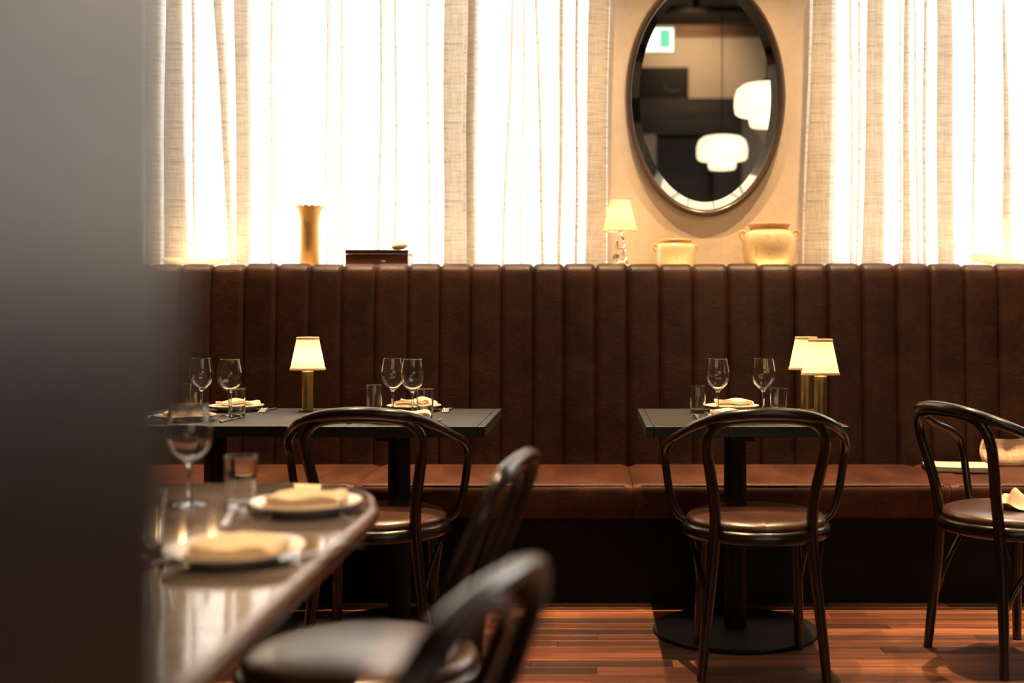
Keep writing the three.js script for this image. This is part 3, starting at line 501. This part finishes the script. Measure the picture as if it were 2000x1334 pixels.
// ------------------------------------------------------------------ things on the ledge
const LY = 1.31, LD = 5.335;
{
  const v = thing('brass_vase', 'tall hammered brass vase with a flared scalloped rim on the ledge', 'vase', D((605 - 1155) / 2300 * LD, LY, LD));
  const prof = [[0.043, 0], [0.0435, 0.02], [0.0425, 0.08], [0.0415, 0.16], [0.042, 0.21], [0.044, 0.235], [0.049, 0.255], [0.056, 0.272], [0.065, 0.284], [0.0735, 0.287]];
  const c = new THREE.CatmullRomCurve3(prof.map(p => V(p[0], p[1], 0)));
  const wall = inn => gridGeo(96, 40, (u, q) => { const p = c.getPoint(q), a = (inn ? -1 : 1) * u * Math.PI * 2, k = sstep(0.86, 1, q), r = p.x - (inn ? 0.0015 : 0), sc = k * Math.cos(a * 16); return V((r + 0.0025 * sc) * Math.cos(a), p.y + 0.0035 * sc, (r + 0.0025 * sc) * Math.sin(a)); }, (u, q) => [u * 2, q * 2]);
  const o = wall(false), i2 = wall(true), flip = o.index.array; 
  mesh('body', mergeGeometries([o, i2]), M.hammered, v);
  mesh('bottom', cyl(0.043, 0.043, 0.004, 0), M.hammered, v);
}
{
  const cx = (742 - 1155) / 2300 * 5.31, b = thing('wooden_box', 'dark reddish wooden box with a hinged lid on the ledge', 'box', D(cx, LY, 5.31));
  mesh('body', metreUV(rbox(0.278, 0.064, 0.16, 0.003, 0, 0.032, 0)), M.darkBox, b);
  mesh('lid', metreUV(rbox(0.28, 0.0195, 0.162, 0.003, 0, 0.0755, 0)), M.darkBox, b);
  mesh('escutcheon', rbox(0.02, 0.006, 0.002, 0.0008, 0.03, 0.034, 0.0805), M.brass, b);
  const sx = (778 - 1155) / 2300 * 5.29;
  const s = thing('seashell', 'small pale clam shell resting on the wooden box lid', 'seashell', D(sx, LY + 0.0855, 5.29));
  const valve = (sg, h) => gridGeo(40, 14, (u, v) => { const a = u * Math.PI * 2, r = v, rib = 1 + 0.02 * Math.cos(a * 14) * v; return V(0.039 * r * Math.cos(a) * rib + 0.006, 0.018 + sg * h * Math.pow(Math.max(0, 1 - r * r), 0.8) + 0.004 * Math.cos(a) * r, 0.028 * r * Math.sin(a) * rib); });
  mesh('valve', valve(1, 0.023), M.shell, s); mesh('valve', valve(-1, 0.0178), M.shell, s);
}
{
  const lx = (1211 - 1155) / 2300 * LD;
  single('cream_slab', rbox(0.178, 0.022, 0.14, 0.003, 0, 0.011, 0), M.cream, 'thin cream slab under the crystal lamp', 'slab', D((1216 - 1155) / 2300 * LD, LY, LD));
  const t = thing('crystal_lamp', 'small lit lamp with pleated shade and twisted crystal base', 'lamp', D(lx, LY + 0.022, LD));
  const base = gridGeo(48, 44, (u, v) => { const a = u * Math.PI * 2, y = v * 0.15, r0 = lerp(0.037, 0.011, Math.pow(v, 0.8)), tw = a * 1 + v * 5, r = r0 * (1 + 0.11 * Math.cos(3 * tw) + 0.05 * Math.cos(7 * tw + 2)) + 0.0022 * Math.sin(v * 34); return V(r * Math.cos(a), y, r * Math.sin(a)); });
  const ends = [[0, 0.037], [0.15, 0.011]].map(([y, r], k) => { const pos = [0, y, 0], idx = []; for (let i = 0; i <= 48; i++) { const a = i / 48 * Math.PI * 2, tw = a + k * 5, q = r * (1 + 0.11 * Math.cos(3 * tw) + 0.05 * Math.cos(7 * tw + 2)) + 0.0022 * Math.sin(k * 34); pos.push(q * Math.cos(a), y, q * Math.sin(a)); } for (let i = 1; i <= 48; i++) k ? idx.push(0, i + 1, i) : idx.push(0, i, i + 1);
    const g = new THREE.BufferGeometry(); g.setAttribute('position', new THREE.Float32BufferAttribute(pos, 3)); g.setAttribute('uv', new THREE.Float32BufferAttribute(new Float32Array(pos.length / 3 * 2), 2)); g.setIndex(idx); g.computeVertexNormals(); return g; });
  const bm = mergeGeometries([base, ...ends]); bm.index.array.reverse && (() => { const a = bm.index.array; for (let i = 0; i < a.length; i += 3) { const q = a[i]; a[i] = a[i + 1]; a[i + 1] = q; } bm.computeVertexNormals(); })();
  mesh('crystal_base', bm, M.crystal, t);
  mesh('neck', cyl(0.009, 0.006, 0.02, 0.15), M.brass, t);
  const sh = mesh('pleated_shade', gridGeo(192, 10, (u, v) => { const a = u * Math.PI * 2, r = lerp(0.074, 0.041, v) + 0.0032 * Math.cos(a * 34); return V(r * Math.cos(a), 0.152 + v * 0.14, r * Math.sin(a)); }), M.shade, t);
  mesh('shade_trim', lathe([[0.073, 0.15], [0.0765, 0.15], [0.0762, 0.155], [0.073, 0.155]], 60), M.cream, sh);
  const b = mesh('bulb', new THREE.SphereGeometry(0.013, 20, 14), M.bulb, t); b.position.y = 0.215;
  const l = new THREE.PointLight(lin(1, 0.66, 0.32), 0.03, 0, 2); l.position.y = 0.215; l.castShadow = true; l.shadow.radius = 0.6; t.add(l);
}
function jar(cx, k, prof, mat, label, handles) {
  const j = thing('stoneware_jar', label, 'jar', D(cx, LY, LD)), pts = new THREE.SplineCurve(prof.map(p => new THREE.Vector2(p[0] * k, p[1] * k))).getPoints(60);
  const inner = pts.slice().reverse().map(p => new THREE.Vector2(Math.max(0, p.x - 0.006), Math.max(0.008, p.y - 0.001)));
  mesh('body', new THREE.LatheGeometry([new THREE.Vector2(0, 0), ...pts, ...inner, new THREE.Vector2(0, 0.008)], 72), mat, j);
  for (const [s, y, r, t] of handles) { const q = mesh('handle', tubeVar([[0.0, 0.32], [0.7, 0.55], [1.15, 0.2], [1.05, -0.35], [0.55, -0.85], [-0.05, -1.1]].map(([x, yy]) => V(s * (r + x * t * 0.8), y + yy * t, 0)), [0.0065, 0.006, 0.0065], 26, 12), mat, j); }
}
jar((1320 - 1155) / 2300 * LD, 1, [[0.078, 0], [0.084, 0.01], [0.0875, 0.045], [0.0885, 0.08], [0.087, 0.1], [0.08, 0.113], [0.069, 0.119], [0.066, 0.123], [0.071, 0.129], [0.0745, 0.133], [0.072, 0.1365]], M.jarSmall, 'small pale stoneware jar with tiny lug handles on the ledge', [[-1, 0.102, 0.083, 0.019], [1, 0.102, 0.084, 0.013]]);
jar((1502 - 1155) / 2300 * LD, 1, [[0.098, 0], [0.106, 0.012], [0.116, 0.06], [0.1215, 0.1], [0.1195, 0.135], [0.111, 0.16], [0.097, 0.173], [0.088, 0.179], [0.086, 0.187], [0.091, 0.196], [0.096, 0.202], [0.094, 0.207]], M.jarBig, 'large two handled stoneware jar right of the small jar', [[-1, 0.158, 0.106, 0.028], [1, 0.158, 0.106, 0.033]]);
function dishLamp(x, d, r, label, wavy, h) {                  // glowing shallow glass bowl lamp
  const t = thing('dish_lamp', label, 'lamp', D(x, LY, d), 0, 'glowing shallow glass dish lamps');
  mesh('foot', cyl(0.05, 0.04, 0.012, 0), M.brass, t);
  const bowl = (k) => gridGeo(72, 14, (u, v) => { const a = (k ? -1 : 1) * u * Math.PI * 2, q = v; return V(r * q * Math.cos(a), 0.012 + k * 0.003 + h * Math.pow(q, 2.2) + wavy * q * q * Math.sin(a * 2 + 2.6), (r < 0.2 ? 0.085 : 0.09) * q * Math.sin(a)); });
  mesh('glass_dish', mergeGeometries([bowl(0), bowl(1)]), M.dish, t);
  for (const sx of [-0.4, 0.4]) { const l = new THREE.PointLight(lin(1, 0.6, 0.26), 0.07, 0, 2); l.position.set(r * sx, h + 0.05, 0); l.castShadow = true; l.shadow.radius = 1; t.add(l); }
}
dishLamp((386 - 1155) / 2300 * 5.31, 5.31, 0.168, 'glowing shallow dish lamp at the left end of the ledge', 0.002, 0.034);
dishLamp((2010 - 1155) / 2300 * 5.31, 5.31, 0.27, 'glowing wavy dish lamp at the right end of the ledge', 0.02, 0.036);

{ // warm light strip lying on the ledge right behind the banquette back
  for (const [a, b, l] of [[-2.45, 0.13, 'hidden warm light strip behind the left banquette'], [0.18, 2.45, 'hidden warm light strip behind the right banquette']]) {
    const t = thing('light_strip', l, 'light strip', D((a + b) / 2, LY, 5.214), 0, 'warm light strips on the ledge');
    mesh('channel', box(b - a, 0.006, 0.018, 0, 0.003, 0), M.steel, t);
    mesh('diffuser', box(b - a - 0.01, 0.003, 0.012, 0, 0.0075, 0), M.lens, t);
    const r = new THREE.RectAreaLight(lin(1, 0.6, 0.28), 19, b - a - 0.01, 0.012); r.position.y = 0.0105; r.rotation.x = Math.PI / 2 - 0.5; t.add(r);
  }
}

// ------------------------------------------------------------------ oval mirror
{
  const cx = 0.529, cy = 2.122, A = 0.374, B = 0.56, m = thing('oval_mirror', 'large oval wall mirror with a bright rim in a dark wooden frame', 'mirror', D(cx, cy, WALL));
  const ring = (prof, n = 120) => gridGeo(n, prof.length - 1, (u, v) => { const [k, z] = prof[Math.round(v * (prof.length - 1))], a = u * Math.PI * 2; return V((A - k) * Math.cos(a), (B - k) * Math.sin(a), z); });
  mesh('frame', ring([[0.004, 0.001], [0, 0.006], [0, 0.03], [0.004, 0.04], [0.012, 0.046], [0.02, 0.044], [0.027, 0.037], [0.031, 0.028], [0.031, 0.012]]), M.frame, m);
  mesh('bevel', ring([[0.0305, 0.0205], [0.068, 0.0235]], 160), M.mirror, m);
  const g = new THREE.CircleGeometry(1, 160); g.scale(A - 0.068, B - 0.068, 1); g.translate(0, 0, 0.0235); mesh('mirror_glass', g, M.mirror, m);
  const bk = new THREE.CircleGeometry(1, 80); bk.scale(A - 0.01, B - 0.01, 1); bk.translate(0, 0, 0.006); mesh('backing', bk, M.black, m);
}

// ------------------------------------------------------------------ pendants, sign, loudspeaker: seen in the mirror
function pendant(x, d, label) {
  const t = thing('pendant_lamp', label, 'lamp', D(x, 2.32, d), 0, 'two tier opal glass pendants');
  mesh('glass_shade', lathe([[0.0, 0.2], [0.1, 0.198], [0.15, 0.188], [0.185, 0.16], [0.2, 0.115], [0.202, 0.06], [0.196, 0.018], [0.18, 0.006], [0.112, 0.0], [0.11, -0.045], [0.1, -0.066], [0.06, -0.072], [0, -0.072]].reverse(), 72), M.opal, t);
  mesh('cap', cyl(0.03, 0.024, 0.03, 0.198), M.black, t);
  mesh('cord', cyl(0.0045, 0.0045, CEIL - 2.32 - 0.225, 0.225, 10), M.black, t);
  mesh('ceiling_rose', cyl(0.05, 0.05, 0.02, CEIL - 2.32 - 0.02), M.black, t);
  const l = new THREE.PointLight(lin(1, 0.72, 0.4), 1.6, 0, 2); l.position.y = 0.07; l.castShadow = true; l.shadow.radius = 5; t.add(l);
}
pendant(1.075, 3.75, 'larger opal glass pendant reflected at the right edge of the mirror'); pendant(1.035, 1.63, 'opal glass pendant reflected in the lower middle of the mirror');
{
  const s = thing('exit_sign', 'lit green and white exit sign reflected at the mirror upper left', 'sign', D(0.5, 3.34, 0.94));
  mesh('housing', rbox(0.42, 0.235, 0.05, 0.012, 0, 0.11, 0.03), M.cream, s);
  mesh('sign_face', rbox(0.4, 0.2, 0.01, 0.004, 0, 0.1, 0.003), M.signWhite, s);
  mesh('green_panel', box(0.085, 0.15, 0.004, 0.125, 0.11, -0.002), M.signGreen, s);
  mesh('green_panel', box(0.15, 0.15, 0.004, -0.1, 0.11, -0.002), M.signGreen, s);
  mesh('stem', cyl(0.012, 0.012, CEIL - 3.34 - 0.225, 0.225, 12), M.cream, s);
}
{
  const p = thing('loudspeaker', 'black loudspeaker on the dark bulkhead reflected in the mirror', 'loudspeaker', D(0.75, 3.5, BACK + 0.24));
  mesh('cabinet', rbox(0.66, 0.35, 0.26, 0.01, 0, 0.175, 0), M.black, p);
  for (const x of [-0.16, 0.16]) { const c = mesh('driver', lathe([[0, -0.03], [0.04, -0.028], [0.1, 0.0], [0.115, 0.006], [0.12, 0]], 40), M.iron, p); c.rotation.x = -Math.PI / 2; c.position.set(x, 0.19, -0.131); }
}
{ // made-up backlit shelving, added to put a glow in the mirror's slanted rim
  const b = thing('added_back_bar', 'made up backlit bar shelving across the room, added to brighten the mirror rim', 'bar', D(1.55, 0, BACK + 0.62));
  mesh('counter', rbox(3.8, 0.9, 0.16, 0.01, 0, 0.45, 0.02), M.darkPanel, b);
  mesh('added_glow_panel', box(3.7, 1.05, 0.02, 0, 1.44, 0.02), M.barGlow, b);
  for (const y of [0.91, 1.44, 1.975]) mesh('shelf', box(3.76, 0.02, 0.14, 0, y, -0.02), M.brass, b);
  for (let i = 0; i <= 4; i++) mesh('upright', box(0.02, 1.05, 0.12, -1.86 + i * 0.93, 1.44, -0.02), M.brass, b);
  const l = new THREE.RectAreaLight(lin(1, 0.8, 0.48), 0.12, 3.7, 1.05); l.position.set(0, 1.44, 0.006); b.add(l);
}
{ // ceiling spotlights
  SPOTS.forEach(([x, d, ax, ad, ay, I, ang, what]) => {
    const t = thing('ceiling_spotlight', `small black ceiling spotlight aimed at ${what}`, 'spotlight', D(x, CEIL, d), 0, 'black ceiling spotlights');
    mesh('mount', cyl(0.035, 0.035, 0.03, -0.03), M.black, t);
    const head = new THREE.Group(); head.name = 'head'; head.position.y = -0.05; t.add(head);
    const dir = D(ax, ay, ad).sub(D(x, CEIL - 0.05, d)).normalize(); head.quaternion.setFromUnitVectors(V(0, -1, 0), dir);
    mesh('can', lathe([[0, 0], [0.034, 0], [0.036, -0.004], [0.036, -0.12], [0.033, -0.12], [0.033, -0.1], [0, -0.1]].reverse(), 32), M.black, head);
    mesh('lens', new THREE.CircleGeometry(0.032, 24).rotateX(Math.PI / 2).translate(0, -0.104, 0), M.lens, head);
    const l = new THREE.SpotLight(WARM, I, 0, ang, 0.65, 2); l.position.copy(D(x, CEIL - 0.05, d).addScaledVector(dir, 0.14)); l.target.position.copy(D(ax, ay, ad)); l.castShadow = true; l.shadow.radius = 0.8;
    scene.add(l, l.target);
  });
}

// ------------------------------------------------------------------ things left on the seats
{
  const b = thing('notebook', 'open notebook with pale pages and black back cover on the banquette seat', 'book', D(1.51, 0.4705, 4.84), -0.1);
  mesh('cover', rbox(0.27, 0.003, 0.2, 0.001, 0, 0.0015, 0), M.black, b);
  for (let i = 0; i < 3; i++) mesh('page_block', gridGeo(16, 2, (u, v) => V((u - 0.5) * (0.262 - 0.006 * i), 0.0045 + 0.005 * (i + 1) + 0.004 * Math.pow(1 - u, 6), (0.5 - v) * 0.19), (u, v) => [u, v]), M.paper, b);
  mesh('page_block', rbox(0.26, 0.0145, 0.188, 0.002, 0, 0.0103, 0), M.paper, b);
  single('pen', tubeVar([V(-0.07, 0, 0), V(0, 0, 0), V(0.07, 0, 0)], [0.0045, 0.005, 0.0045], 8, 10), M.black, 'black pen lying in front of the book on the banquette', 'pen', D(1.52, 0.475, 4.7), -0.1);
  const n = single('napkin', napkinGeo(0.3, 0.11, 2, 2.2, 0.009), M.napkin, 'folded napkin propped against the banquette back behind the book', 'napkin', D(1.79, 0.49, 4.98), 0.04); n.rotation.x = 1.4; n.position.y = 0.527;
  const c = gridGeo(60, 40, (u, v) => {
    const a = (u - 0.5), q = (v - 0.5), r = Math.hypot(a, q), w = Math.sin(a * 17 + 3 * Math.sin(q * 6)) * 0.5 + 0.5;
    return V(a * 0.28 + 0.02 * Math.sin(q * 9), 0.497 + 0.055 * Math.pow(w, 1.4) * (1 - 1.2 * r) + 0.02 * Math.max(0, 1 - 3 * r) + 0.006 * Math.sin(q * 21 + a * 8) * (1 - r), q * 0.2 + 0.022 * Math.sin(a * 11));
  }, (u, v) => [u * 0.3, v * 0.3]);
  const p = c.attributes.position; for (let i = 0; i < p.count; i++) p.setY(i, Math.max(p.getY(i), 0.4955));
  const under = c.clone(); { const ua = under.attributes.position; for (let i = 0; i < ua.count; i++) ua.setY(i, ua.getY(i) - 0.0015); const ix = under.index.array; for (let i = 0; i < ix.length; i += 3) { const q = ix[i]; ix[i] = ix[i + 1]; ix[i + 1] = q; } under.computeVertexNormals(); }
  single('napkin', mergeGeometries([c, under]), M.napkin, 'crumpled napkin left on the seat of the right armchair', 'napkin', D(1.44, 0, 3.78), 0.6);
}
renderer.render(scene, camera);
